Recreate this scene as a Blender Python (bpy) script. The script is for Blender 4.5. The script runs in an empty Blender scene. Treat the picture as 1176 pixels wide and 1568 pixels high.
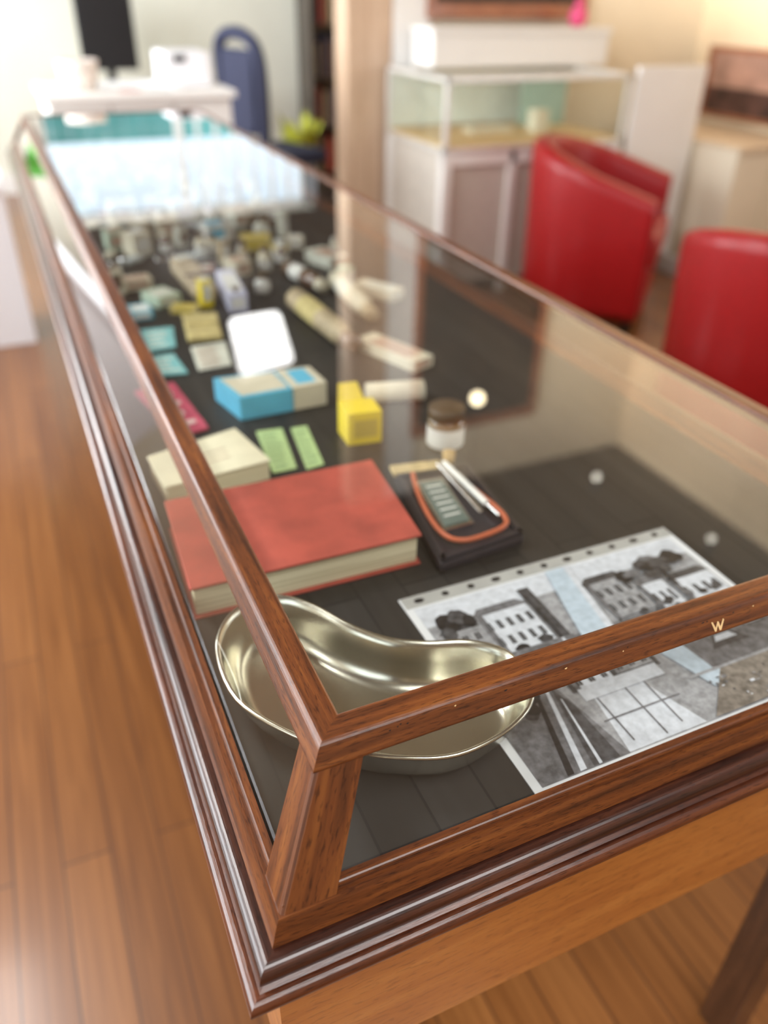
import bpy, bmesh, math, random
from mathutils import Vector, Matrix
random.seed(7)
COL=bpy.context.scene.collection
try:
    bpy.context.scene.view_settings.view_transform='Standard'
    bpy.context.scene.view_settings.look='None'
except Exception: pass

# ---------------------------------------------------------------- materials
def _new(name):
    m=bpy.data.materials.new(name); m.use_nodes=True
    nt=m.node_tree; b=nt.nodes['Principled BSDF']; return m,nt,b
def mat(name,col,rough=.5,metal=0.,coat=0.,var=.08,scale=30.,bump=0.,emit=None,es=0.,spec=.5):
    m,nt,b=_new(name)
    b.inputs['Roughness'].default_value=rough; b.inputs['Metallic'].default_value=metal
    b.inputs['Coat Weight'].default_value=coat; b.inputs['Coat Roughness'].default_value=.08
    b.inputs['Specular IOR Level'].default_value=spec
    n=nt.nodes.new('ShaderNodeTexNoise'); n.inputs['Scale'].default_value=scale; n.inputs['Detail'].default_value=4
    tc=nt.nodes.new('ShaderNodeTexCoord'); nt.links.new(tc.outputs['Object'],n.inputs['Vector'])
    r=nt.nodes.new('ShaderNodeValToRGB'); r.color_ramp.elements[0].position=.3; r.color_ramp.elements[1].position=.7
    c=Vector(col[:3])
    r.color_ramp.elements[0].color=(*(c*(1-var)),1); r.color_ramp.elements[1].color=(*[min(1,x*(1+var)) for x in c],1)
    nt.links.new(n.outputs['Fac'],r.inputs['Fac']); nt.links.new(r.outputs['Color'],b.inputs['Base Color'])
    if bump:
        bm=nt.nodes.new('ShaderNodeBump'); bm.inputs['Strength'].default_value=bump; bm.inputs['Distance'].default_value=.002
        nt.links.new(n.outputs['Fac'],bm.inputs['Height']); nt.links.new(bm.outputs['Normal'],b.inputs['Normal'])
    if emit:
        b.inputs['Emission Color'].default_value=(*emit,1); b.inputs['Emission Strength'].default_value=es
    return m
def wood(name,dark,mid,light,rough=.28,coat=.5,su=7.,sv=160.,pore=.8,cr=.16):
    m,nt,b=_new(name); N=nt.nodes; Lk=nt.links
    b.inputs['Coat Weight'].default_value=coat; b.inputs['Coat Roughness'].default_value=cr
    uv=N.new('ShaderNodeUVMap')
    mp=N.new('ShaderNodeMapping'); mp.inputs['Scale'].default_value=(su,sv,1); Lk.new(uv.outputs[0],mp.inputs['Vector'])
    n=N.new('ShaderNodeTexNoise'); n.inputs['Scale'].default_value=1.; n.inputs['Detail'].default_value=6; n.inputs['Roughness'].default_value=.55; n.inputs['Distortion'].default_value=.5
    Lk.new(mp.outputs[0],n.inputs['Vector'])
    mp2=N.new('ShaderNodeMapping'); mp2.inputs['Scale'].default_value=(su*14,sv*5,1); Lk.new(uv.outputs[0],mp2.inputs['Vector'])
    n2=N.new('ShaderNodeTexNoise'); n2.inputs['Scale'].default_value=1.; n2.inputs['Detail'].default_value=3; Lk.new(mp2.outputs[0],n2.inputs['Vector'])
    r=N.new('ShaderNodeValToRGB'); e=r.color_ramp.elements
    e[0].position=.28; e[0].color=(*dark,1); e[1].position=.78; e[1].color=(*light,1)
    k=e.new(.52); k.color=(*mid,1)
    Lk.new(n.outputs['Fac'],r.inputs['Fac'])
    r2=N.new('ShaderNodeValToRGB'); q=r2.color_ramp.elements; q[0].position=.34; q[0].color=(.35,.3,.28,1); q[1].position=.46; q[1].color=(1,1,1,1)
    Lk.new(n2.outputs['Fac'],r2.inputs['Fac'])
    mx=N.new('ShaderNodeMix'); mx.data_type='RGBA'; mx.blend_type='MULTIPLY'; mx.inputs[0].default_value=pore
    Lk.new(r.outputs[0],mx.inputs[6]); Lk.new(r2.outputs[0],mx.inputs[7]); Lk.new(mx.outputs[2],b.inputs['Base Color'])
    b.inputs['Roughness'].default_value=rough
    bm=N.new('ShaderNodeBump'); bm.inputs['Strength'].default_value=.2; bm.inputs['Distance'].default_value=.0005
    Lk.new(n2.outputs['Fac'],bm.inputs['Height']); Lk.new(bm.outputs[0],b.inputs['Normal']); 
    return m
def planks(name,cols,width,length,gap,rough,coat,groove=(.02,.01,.005),gw=.004,gs=(120,4,1)):
    m,nt,b=_new(name); N=nt.nodes; Lk=nt.links
    tc=N.new('ShaderNodeTexCoord')
    sep=N.new('ShaderNodeSeparateXYZ'); Lk.new(tc.outputs['Object'],sep.inputs[0])
    cb=N.new('ShaderNodeCombineXYZ'); Lk.new(sep.outputs['Y'],cb.inputs['X']); Lk.new(sep.outputs['X'],cb.inputs['Y'])
    br=N.new('ShaderNodeTexBrick'); br.inputs['Scale'].default_value=1; br.inputs['Brick Width'].default_value=length; br.inputs['Row Height'].default_value=width
    br.inputs['Mortar Size'].default_value=gw; br.inputs['Mortar Smooth'].default_value=.2; br.offset=.37
    br.inputs['Color1'].default_value=(0,0,0,1); br.inputs['Color2'].default_value=(1,1,1,1); br.inputs['Mortar'].default_value=(.5,.5,.5,1)
    Lk.new(cb.outputs[0],br.inputs['Vector'])
    mp=N.new('ShaderNodeMapping'); mp.inputs['Scale'].default_value=gs; Lk.new(tc.outputs['Object'],mp.inputs['Vector'])
    n=N.new('ShaderNodeTexNoise'); n.inputs['Scale'].default_value=.5; n.inputs['Detail'].default_value=5; n.inputs['Distortion'].default_value=1.; Lk.new(mp.outputs[0],n.inputs['Vector'])
    ad=N.new('ShaderNodeMath'); ad.operation='MULTIPLY_ADD'; ad.inputs[1].default_value=.25
    Lk.new(br.outputs['Color'],ad.inputs[0]); 
    sb=N.new('ShaderNodeMath'); sb.operation='MULTIPLY'; sb.inputs[1].default_value=.8; Lk.new(n.outputs['Fac'],sb.inputs[0]); Lk.new(sb.outputs[0],ad.inputs[2])
    r=N.new('ShaderNodeValToRGB'); e=r.color_ramp.elements; e[0].position=.15; e[0].color=(*cols[0],1); e[1].position=.8; e[1].color=(*cols[2],1); k=e.new(.45); k.color=(*cols[1],1)
    Lk.new(ad.outputs[0],r.inputs['Fac'])
    mx=N.new('ShaderNodeMix'); mx.data_type='RGBA'; Lk.new(br.outputs['Fac'],mx.inputs[0]); Lk.new(r.outputs[0],mx.inputs[6]); mx.inputs[7].default_value=(*groove,1)
    Lk.new(mx.outputs[2],b.inputs['Base Color'])
    b.inputs['Roughness'].default_value=rough; b.inputs['Coat Weight'].default_value=coat; b.inputs['Coat Roughness'].default_value=.15
    return m
def glass(name,gain=1.5,tint=(.97,.99,.98)):
    # thin pane: Schlick reflectance, same from both sides
    m=bpy.data.materials.new(name); m.use_nodes=True; nt=m.node_tree; nt.nodes.clear(); N=nt.nodes; Lk=nt.links
    o=N.new('ShaderNodeOutputMaterial'); mx=N.new('ShaderNodeMixShader'); t=N.new('ShaderNodeBsdfTransparent'); t.inputs[0].default_value=(*tint,1)
    g=N.new('ShaderNodeBsdfGlossy'); g.inputs['Roughness'].default_value=.0; g.inputs['Color'].default_value=(1,1,1,1)
    ge=N.new('ShaderNodeNewGeometry'); d=N.new('ShaderNodeVectorMath'); d.operation='DOT_PRODUCT'
    Lk.new(ge.outputs['Normal'],d.inputs[0]); Lk.new(ge.outputs['Incoming'],d.inputs[1])
    def mth(op,a,b=None,clamp=False):
        x=N.new('ShaderNodeMath'); x.operation=op; x.use_clamp=clamp
        for i,v in enumerate((a,b)):
            if v is None: continue
            if isinstance(v,(int,float)): x.inputs[i].default_value=v
            else: Lk.new(v,x.inputs[i])
        return x.outputs[0]
    c=mth('ABSOLUTE',d.outputs['Value']); c=mth('SUBTRACT',1.,c,True); c=mth('POWER',c,5.); c=mth('MULTIPLY',c,.96); c=mth('ADD',c,.04); c=mth('MULTIPLY',c,gain,True)
    Lk.new(c,mx.inputs[0]); Lk.new(t.outputs[0],mx.inputs[1]); Lk.new(g.outputs[0],mx.inputs[2]); Lk.new(mx.outputs[0],o.inputs[0])
    return m

M={}
M['case']=wood('case_mahogany',(.045,.012,.003),(.135,.037,.008),(.255,.085,.017),rough=.36,coat=.2)
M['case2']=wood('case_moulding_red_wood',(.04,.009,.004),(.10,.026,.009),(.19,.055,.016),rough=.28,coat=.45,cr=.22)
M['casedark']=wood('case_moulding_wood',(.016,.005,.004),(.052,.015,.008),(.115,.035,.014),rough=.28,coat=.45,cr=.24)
M['apron']=wood('apron_wood',(.36,.12,.022),(.46,.17,.032),(.56,.24,.055),rough=.38,coat=.3,su=5,sv=60,pore=.4)
M['leg']=wood('leg_wood',(.03,.012,.006),(.07,.028,.012),(.11,.045,.02),sv=60)
M['floor']=planks('floor_boards',((.09,.029,.008),(.185,.066,.016),(.29,.115,.032)),.085,1.6,.003,.32,.25,groove=(.07,.025,.01),gw=.0018)
M['boards']=planks('case_bed_boards',((.010,.009,.008),(.018,.016,.014),(.030,.027,.024)),.047,.9,.001,.55,0.,groove=(.004,.004,.004),gw=.0012,gs=(60,6,1))
M['glass']=glass('case_glass',1.85)
M['glass2']=glass('cabinet_glass',1.2,(.93,.98,.96))
M['cream']=mat('cream_wall',(.80,.71,.56),.8,scale=4,var=.03)
M['tanwall']=mat('tan_wall',(.78,.63,.44),.8,scale=4,var=.03)
M['greenwall']=mat('pale_wall',(.80,.80,.70),.8,scale=3,var=.03)
M['ceil']=mat('ceiling_boards',(.10,.07,.04),.7,scale=3,var=.1)
M['white']=mat('white_paint',(.86,.85,.83),.55,scale=5,var=.02)
M['lav']=mat('lavender_white',(.84,.84,.88),.5,scale=5,var=.02)
M['black']=mat('black_plastic',(.012,.012,.014),.35)
M['red']=mat('red_leather',(.32,.002,.005),.42,coat=.08,scale=60,var=.1,bump=.15)
M['chairleg']=mat('black_leg',(.01,.01,.01),.4)

# ---------------------------------------------------------------- geometry
def finish(bm,name,mats,smooth=False,recalc=True):
    if recalc: bmesh.ops.recalc_face_normals(bm,faces=bm.faces)
    me=bpy.data.meshes.new(name); bm.to_mesh(me); bm.free()
    for m in (mats if isinstance(mats,(list,tuple)) else [mats]): me.materials.append(m)
    if smooth:
        for p in me.polygons: p.use_smooth=True
    o=bpy.data.objects.new(name,me); COL.objects.link(o); return o
def group(name,kids,loc=(0,0,0),rot=0):
    e=bpy.data.objects.new(name,None); e.empty_display_size=.05; COL.objects.link(e)
    for k in kids: k.parent=e
    e.location=loc; e.rotation_euler=(0,0,rot); return e
def boxuv(bm):
    uv=bm.loops.layers.uv.verify()
    for f in bm.faces:
        n=f.normal
        ax=max(range(3),key=lambda i:abs(n[i])); a,b=[i for i in range(3) if i!=ax]
        da=max(l.vert.co[a] for l in f.loops)-min(l.vert.co[a] for l in f.loops)
        db=max(l.vert.co[b] for l in f.loops)-min(l.vert.co[b] for l in f.loops)
        if db>da: a,b=b,a
        for l in f.loops: l[uv].uv=(l.vert.co[a],l.vert.co[b])
def addbox(bm,x0,x1,y0,y1,z0,z1,mi=0):
    vs=[bm.verts.new((x,y,z)) for z in (z0,z1) for y in (y0,y1) for x in (x0,x1)]
    fs=[]
    for q in ((0,1,3,2),(4,6,7,5),(0,4,5,1),(2,3,7,6),(0,2,6,4),(1,5,7,3)):
        f=bm.faces.new([vs[i] for i in q]); f.material_index=mi; fs.append(f)
    return fs
def boxes(name,lst,mats,bevel=0.,seg=2,smooth=False):
    bm=bmesh.new()
    for b in lst: addbox(bm,*b)
    bmesh.ops.recalc_face_normals(bm,faces=bm.faces)
    if bevel: bmesh.ops.bevel(bm,geom=bm.edges[:],offset=bevel,segments=seg,profile=.5,affect='EDGES')
    bm.normal_update(); boxuv(bm)
    return finish(bm,name,mats,smooth)
def prism(name,pts,z0,z1,mats,bevel=0.,zt=None):
    bm=bmesh.new()
    a=[bm.verts.new((p[0],p[1],z0)) for p in pts]; b=[bm.verts.new((p[0],p[1],z1)) for p in pts]
    bm.faces.new(a); bm.faces.new(b); n=len(pts)
    for i in range(n): bm.faces.new((a[i],a[(i+1)%n],b[(i+1)%n],b[i]))
    bmesh.ops.recalc_face_normals(bm,faces=bm.faces)
    if bevel: bmesh.ops.bevel(bm,geom=bm.edges[:],offset=bevel,segments=2,profile=.5,affect='EDGES')
    bm.normal_update(); boxuv(bm)
    return finish(bm,name,mats)
def lathe(name,prof,loc,mats,n=32,axis='Z',rotz=0,smooth=True):
    bm=bmesh.new(); rings=[]
    for (r,z) in prof:
        rings.append([bm.verts.new((max(r,1e-5)*math.cos(2*math.pi*i/n),max(r,1e-5)*math.sin(2*math.pi*i/n),z)) for i in range(n)])
    for a,b in zip(rings,rings[1:]):
        for i in range(n): bm.faces.new((a[i],a[(i+1)%n],b[(i+1)%n],b[i]))
    bmesh.ops.remove_doubles(bm,verts=bm.verts,dist=2e-5)
    if axis=='X': bmesh.ops.rotate(bm,verts=bm.verts,matrix=Matrix.Rotation(math.pi/2,3,'Y'))
    if rotz: bmesh.ops.rotate(bm,verts=bm.verts,matrix=Matrix.Rotation(rotz,3,'Z'))
    bmesh.ops.translate(bm,verts=bm.verts,vec=loc)
    return finish(bm,name,mats,smooth)
def tube(name,pts,r,mats,cyclic=False,n=10):
    c=bpy.data.curves.new(name,'CURVE'); c.dimensions='3D'; c.bevel_depth=r; c.bevel_resolution=3; c.use_fill_caps=True
    s=c.splines.new('NURBS' if len(pts)>2 else 'POLY'); s.points.add(len(pts)-1)
    for p,q in zip(s.points,pts): p.co=(*q,1)
    if len(pts)>2: s.order_u=3; s.use_endpoint_u=True; s.use_cyclic_u=cyclic; s.resolution_u=8
    o=bpy.data.objects.new(name,c); COL.objects.link(o)
    dg=bpy.context.evaluated_depsgraph_get(); me=bpy.data.meshes.new_from_object(o.evaluated_get(dg))
    bpy.data.objects.remove(o); 
    for p in me.polygons: p.use_smooth=True
    me.materials.clear(); me.materials.append(mats)
    o=bpy.data.objects.new(name,me); COL.objects.link(o); return o
def cat(pts,n=5):
    out=[];k=len(pts)
    for i in range(k):
        p0,p1,p2,p3=[Vector(pts[(i+j-1)%k]) for j in range(4)]
        for s in range(n):
            t=s/n
            out.append(.5*((2*p1)+(p2-p0)*t+(2*p0-5*p1+4*p2-p3)*t*t+(3*p1-p0-3*p2+p3)*t**3))
    return out

# ---------------------------------------------------------------- display case
X0,X1,Y0,Y1=.103,.757,.318,3.45
def sweep(name,prof,mats,seg_mats=None):
    bm=bmesh.new(); uv=bm.loops.layers.uv.verify()
    cum=[0]
    for a,b in zip(prof,prof[1:]+prof[:1]): cum.append(cum[-1]+math.hypot(a[0]-b[0],a[1]-b[1]))
    cor=lambda o,z:[(X0-o,Y0-o,z),(X1+o,Y0-o,z),(X1+o,Y1+o,z),(X0-o,Y1+o,z)]
    for s in range(4):
        A=[];B=[]
        for (o,z) in prof:
            c=cor(o,z); A.append(bm.verts.new(c[s])); B.append(bm.verts.new(c[(s+1)%4]))
        k=len(prof)
        for i in range(k):
            j=(i+1)%k
            f=bm.faces.new((A[i],B[i],B[j],A[j]))
            if seg_mats: f.material_index=seg_mats[i]
            ax=0 if s%2==0 else 1
            for l,v in zip(f.loops,(cum[i],cum[i],cum[i+1],cum[i+1])):
                l[uv].uv=(l.vert.co[ax]+s*7.3,v+s*.37)
    return finish(bm,name,mats,recalc=True)
def rnd(pts,r=.003,n=3):
    out=[];k=len(pts)
    for i in range(k):
        p=Vector(pts[i]);a=Vector(pts[i-1]);b=Vector(pts[(i+1)%k])
        da=(a-p);db=(b-p); rr=min(r,da.length*.45,db.length*.45)
        s=p+da.normalized()*rr; e=p+db.normalized()*rr
        for j in range(n+1):
            t=j/n; q=(1-t)**2*s+2*t*(1-t)*p+t*t*e; out.append((q.x,q.y))
    return out
top=sweep('top_rail',rnd([(-.0235,.951),(-.003,.951),(.0055,.9365),(.004,.934),(-.0185,.934),(-.0235,.942)],.0035,4),M['case'])
lowp=[(.034,.868),(.0385,.868)]+[(.0385+.0026*math.cos(a),.8655+.0026*math.sin(a)) for a in [math.radians(75-25*i) for i in range(6)]]+[(.0405,.862),(.0455,.862),(.047,.859),(.0520,.847),(.0525,.8455),(.0505,.844),(.0505,.838),(.030,.838)]
low=sweep('lower_rail',lowp,M['case'])
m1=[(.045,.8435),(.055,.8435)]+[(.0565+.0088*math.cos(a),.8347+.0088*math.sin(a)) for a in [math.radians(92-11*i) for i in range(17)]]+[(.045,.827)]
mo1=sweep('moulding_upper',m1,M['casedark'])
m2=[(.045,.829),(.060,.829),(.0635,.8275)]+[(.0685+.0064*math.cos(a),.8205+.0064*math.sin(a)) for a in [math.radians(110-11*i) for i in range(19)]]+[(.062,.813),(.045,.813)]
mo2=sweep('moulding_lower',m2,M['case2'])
apr=sweep('apron',rnd([(.030,.816),(.052,.816),(.052,.642),(.030,.642)],.002,2),M['apron'])
bed=boxes('bed_board',[(X0-.035,X1+.035,Y0-.035,Y1+.035,.822,.842)],M['boards'])
def post(name,sx,sy):
    bm=bmesh.new(); uv=bm.loops.layers.uv.verify()
    cx=X0 if sx<0 else X1; cy=Y0 if sy<0 else Y1
    def ring(o,z,w):
        ch=.0035
        P=[(0,0+ch),(ch*.3,ch*.3),(0+ch,0),(w,0),(w,.009),(w-.006,.011),(.011,w*.8-.006),(.009,w*.8),(0,w*.8)]
        return [bm.verts.new((cx+sx*o-sx*p[0], cy+sy*o-sy*p[1], z)) for p in P]
    a=ring(.0035,.9365,.034); b=ring(.0495,.852,.039); n=len(a)
    for i in range(n):
        f=bm.faces.new((a[i],a[(i+1)%n],b[(i+1)%n],b[i]))
        for l,(u,v) in zip(f.loops,((0,i),(0,i+1),(.1,i+1),(.1,i))): l[uv].uv=(u+3*sx+sy,v*.016)
    bm.faces.new(a); bm.faces.new(b)
    return finish(bm,name,M['case'])
posts=[post('corner_post_%d'%i,sx,sy) for i,(sx,sy) in enumerate(((-1,-1),(1,-1),(1,1),(-1,1)))]
def pane(name,vs,mat_):
    bm=bmesh.new(); bm.faces.new([bm.verts.new(v) for v in vs]); return finish(bm,name,mat_,recalc=False)
panes=[pane('glass_top',[(X0+.015,Y0+.015,.9475),(X1-.015,Y0+.015,.9475),(X1-.015,Y1-.015,.9475),(X0+.015,Y1-.015,.9475)],M['glass'])]
def oc(o,z): return [(X0-o,Y0-o,z),(X1+o,Y0-o,z),(X1+o,Y1+o,z),(X0-o,Y1+o,z)]
T=oc(-.006,.936); B=oc(.036,.862)
for i,nm in enumerate(('glass_front','glass_right','glass_far','glass_left')):
    j=(i+1)%4; panes.append(pane(nm,[B[i],B[j],T[j],T[i]],M['glass']))
legs=[]
for i,(x,y) in enumerate(((X0-.005,Y0-.023),(.725,Y0-.023),(X0-.005,Y1-.06),(.725,Y1-.06),(X0-.005,1.85),(.725,1.85))):
    legs.append(prism('leg_%d'%i,[(x,y),(x+.05,y),(x+.05,y+.05),(x,y+.05)],0,.66,M['leg'],.003))
M['chip']=mat('bare_wood_chip',(.75,.52,.25),.7)
chips=[]
fy=lambda z: Y0-(-.003+(.951-z)*.586)-.0003
pts=[(-.0065,.0035),(-.005,.0035),(-.0028,-.001),(-.0005,.003),(.0010,.0025),(.0018,-.001),(.0055,.0038),(.0065,.0028),(.0022,-.0036),(.0005,-.0036),(-.0005,.0002),(-.0028,-.0036),(-.0042,-.0034)]
bm=bmesh.new(); bm.faces.new([bm.verts.new((.433+p[0],fy(.9415+p[1]),.9415+p[1])) for p in pts]); chips.append(finish(bm,'wood_chip',M['chip'],recalc=False))
for i in range(14):
    x=.13+random.random()*.5; z=.9475-random.random()*.002; w=.0006+random.random()*.0012
    bm=bmesh.new(); bm.faces.new([bm.verts.new((x+a,fy(z+b),z+b)) for a,b in ((-w,0),(0,-.0005),(w,.0002),(w*.3,.0005))]); chips.append(finish(bm,'wear_mark_%d'%i,M['chip'] if i%4==0 else M['black'],recalc=False))
case=group('display_case',[top,low,mo1,mo2,apr,bed]+posts+panes+legs+chips)

# ---------------------------------------------------------------- contents
Z=.8422
M['brass']=mat('kidney_dish_metal',(.60,.575,.48),.24,metal=1.,var=.06,scale=18)
kp=[(.079,.499),(.096,.535),(.122,.551),(.150,.546),(.172,.522),(.193,.484),(.217,.456),(.246,.439),(.278,.427),(.300,.405),(.303,.372),(.287,.346),(.253,.330),(.212,.326),(.177,.338),(.143,.359),(.109,.390),(.080,.441)]
kc=cat([(a,b,0) for a,b in kp],5)
def insetc(c,d):
    out=[];k=len(c)
    for i in range(k):
        t=(c[(i+2)%k]-c[i-2]).normalized(); nrm=Vector((-t.y,t.x,0))
        out.append(c[i]+nrm*d)
    return out
area_=sum(kc[i].x*kc[(i+1)%len(kc)].y-kc[(i+1)%len(kc)].x*kc[i].y for i in range(len(kc)))
sg=1 if area_>0 else -1
bm=bmesh.new(); rings=[]
for d,z in ((-.0012,.8835),(-.0022,.8850),(-.0012,.8866),(.0008,.8862),(.003,.880),(.006,.868),(.009,.857),(.0125,.850),(.018,.8455),(.024,.8440)):
    rings.append([bm.verts.new((p.x,p.y,z)) for p in insetc(kc,sg*d)])
for a,b in zip(rings,rings[1:]):
    for i in range(len(a)): bm.faces.new((a[i],a[(i+1)%len(a)],b[(i+1)%len(a)],b[i]))
f=bm.faces.new(rings[-1])
bmesh.ops.triangulate(bm,faces=[f])
dish=finish(bm,'kidney_dish',M['brass'],smooth=True)
sm=dish.modifiers.new('s','SOLIDIFY'); sm.thickness=.0009; sm.offset=0

M['redcover']=mat('faded_red_cloth',(.40,.07,.045),.75,var=.2,scale=25,bump=.2)
def pagesmat(name,c):
    m,nt,b=_new(name); N=nt.nodes
    tc=N.new('ShaderNodeTexCoord'); w=N.new('ShaderNodeTexNoise'); mp=N.new('ShaderNodeMapping'); mp.inputs['Scale'].default_value=(6,6,900)
    nt.links.new(tc.outputs['Object'],mp.inputs[0]); nt.links.new(mp.outputs[0],w.inputs['Vector']); w.inputs['Scale'].default_value=1
    r=N.new('ShaderNodeValToRGB'); r.color_ramp.elements[0].position=.35; r.color_ramp.elements[1].position=.65
    r.color_ramp.elements[0].color=(c[0]*.72,c[1]*.68,c[2]*.6,1); r.color_ramp.elements[1].color=(*c,1)
    nt.links.new(w.outputs['Fac'],r.inputs[0]); nt.links.new(r.outputs[0],b.inputs['Base Color']); b.inputs['Roughness'].default_value=.8; return m
M['pages']=pagesmat('book_pages',(.80,.72,.50))
q=[(.084,.759),(.330,.757),(.316,.592),(.076,.596)]
qi=[(.088,.755),(.327,.753),(.313,.596),(.079,.600)]
book=group('red_hardback_book',[prism('pages',qi,Z+.002,.8775,M['pages'],.0015),prism('cover_top',q,.8775,.8805,M['redcover'],.001),
    prism('cover_bottom',q,Z,Z+.002,M['redcover'],.0006)])
M['creampaper']=mat('cream_paper',(.76,.70,.50),.8,var=.06)
M['ink']=mat('faded_print',(.45,.30,.22),.8)
cb=[(.086,.884),(.205,.917),(.223,.818),(.092,.803)]
kids=[prism('pages',[(.088,.882),(.203,.914),(.221,.820),(.094,.806)],Z,.868,M['pages'],.001),prism('cover',cb,.868,.8705,M['creampaper'],.0008)]
for i in range(3): kids.append(prism('title_line_%d'%i,[(.13,.86-.012*i),(.18,.87-.012*i),(.18,.868-.012*i),(.13,.858-.012*i)],.8705,.8707,M['ink']))
group('cream_booklet_stack',kids)
M['green']=mat('green_card',(.46,.62,.28),.6,var=.05)
M['greenink']=mat('green_print',(.25,.36,.18),.6)
def card(name,q,h,m,ink=None,n=5,z=None):
    z=Z if z is None else z
    k=[prism('card',q,z,z+h,m,min(.0008,h*.3))]
    if ink:
        a,b,c,d=[Vector((*p,0)) for p in q]
        for i in range(n):
            t=(i+1)/(n+1); t2=t+.35/(n+1)
            u0=.12; u1=.85-.25*random.random()
            P=lambda u,v:(a.lerp(b,u)).lerp(d.lerp(c,u),v)
            k.append(prism('print_%d'%i,[P(u0,t)[:2],P(u1,t)[:2],P(u1,t2)[:2],P(u0,t2)[:2]],z+h,z+h+.0003,ink))
    return group(name,k)
card('green_card',[(.240,.947),(.276,.943),(.260,.832),(.228,.832)],.0015,M['green'],M['greenink'],7)
card('green_card',[(.287,.938),(.310,.937),(.295,.828),(.270,.824)],.0015,M['green'],M['greenink'],7)
M['yellow']=mat('yellow_carton',(.80,.62,.02),.5,var=.05); M['yink']=mat('yellow_print',(.55,.42,.05),.5)
yb=[(.344,.905),(.392,.899),(.388,.856),(.342,.862)]
k=[prism('carton',yb,Z,.889,M['yellow'],.001)]
k.append(prism('label',[(.350,.8605),(.382,.8565),(.382,.8562),(.350,.8602)],.853,.878,M['yink']))
bm=bmesh.new(); bm.faces.new([bm.verts.new(v) for v in ((.344,.904,.889),(.380,.900,.889),(.376,.915,.908),(.350,.918,.908))]); k.append(finish(bm,'flap',M['yellow']))
group('yellow_medicine_carton',k)
M['jarglass']=mat('amber_jar',(.20,.13,.06),.1,coat=1.); M['lid']=mat('dark_lid',(.12,.075,.04),.4); M['label']=mat('white_label',(.72,.71,.66),.6)
jx,jy=.462,.815
group('specimen_jar',[lathe('jar_body',[(0,Z),(.022,Z),(.0245,Z+.003),(.0245,.880),(.021,.886),(0,.886)],(jx,jy,0),M['jarglass']),
  lathe('jar_lid',[(0,.885),(.0235,.885),(.0245,.887),(.0245,.898),(.023,.900),(0,.900)],(jx,jy,0),M['lid']),
  lathe('jar_label',[(.0248,.848),(.0250,.849),(.0250,.874),(.0248,.875)],(jx,jy,0),M['label'])])
M['navy']=mat('instrument_case_plastic',(.026,.022,.028),.35,coat=.3)
M['tubing']=mat('rubber_tubing',(.50,.12,.05),.4); M['chrome']=mat('chrome',(.75,.75,.75),.15,metal=1.); M['lcd']=mat('grey_green_panel',(.13,.17,.15),.3,coat=.6)
ip=[(.357,.752),(.452,.737),(.436,.578),(.326,.567)]
def up(q,u,v):
    a,b,c,d=[Vector((*p,0)) for p in q]; return (a.lerp(b,u)).lerp(d.lerp(c,u),v)
def sub(q,u0,u1,v0,v1): return [up(q,*t)[:2] for t in ((u0,v0),(u1,v0),(u1,v1),(u0,v1))]
k=[prism('case_body',ip,Z,.856,M['navy'],.004)]
k+=[prism('rim_a',sub(ip,.02,.98,.01,.06),.856,.861,M['navy'],.001),prism('rim_b',sub(ip,.02,.98,.94,.99),.856,.861,M['navy'],.001),prism('rim_c',sub(ip,.02,.08,.01,.99),.856,.861,M['navy'],.001),prism('rim_d',sub(ip,.92,.98,.01,.99),.856,.861,M['navy'],.001)]
k.append(prism('gauge_bezel',sub(ip,.19,.55,.17,.75),.856,.8612,M['chrome'],.001))
k.append(prism('gauge_panel',sub(ip,.22,.52,.20,.72),.8612,.863,M['lcd'],.0006))
for i in range(6): k.append(prism('gauge_mark_%d'%i,sub(ip,.27,.47,.27+.07*i,.285+.07*i),.863,.8632,M['label']))
P3=lambda u,v,z:(*up(ip,u,v)[:2],z)
k.append(tube('tubing_outer',[P3(.2,.1,.864),P3(.12,.3,.864),P3(.10,.75,.864),P3(.25,.92,.864),P3(.6,.93,.864),P3(.86,.90,.864),P3(.90,.78,.864),P3(.84,.55,.864),P3(.7,.2,.864)],.0030,M['tubing']))
k.append(tube('steel_probe',[P3(.58,.02,.864),P3(.68,.7,.864)],.0028,M['chrome']))
k.append(tube('glass_pipette',[P3(.66,.02,.865),P3(.80,.62,.865)],.004,M['label']))
k.append(tube('pipette_tip',[P3(.80,.62,.865),P3(.84,.78,.864)],.0018,M['chrome']))
k.append(lathe('cork_plug',[(0,0),(.007,0),(.008,.018),(0,.018)],(*up(ip,.75,-.02)[:2],.858),mat('cork',(.45,.30,.12),.8)))
M['lining']=mat('ochre_lining',(.50,.38,.18),.85,var=.25,scale=60,bump=.4)
k.append(prism('cloth_edge',sub(ip,-.02,.66,-.07,.05),.856,.862,M['lining'],.002))
group('haemoglobin_test_kit',k)

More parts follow.
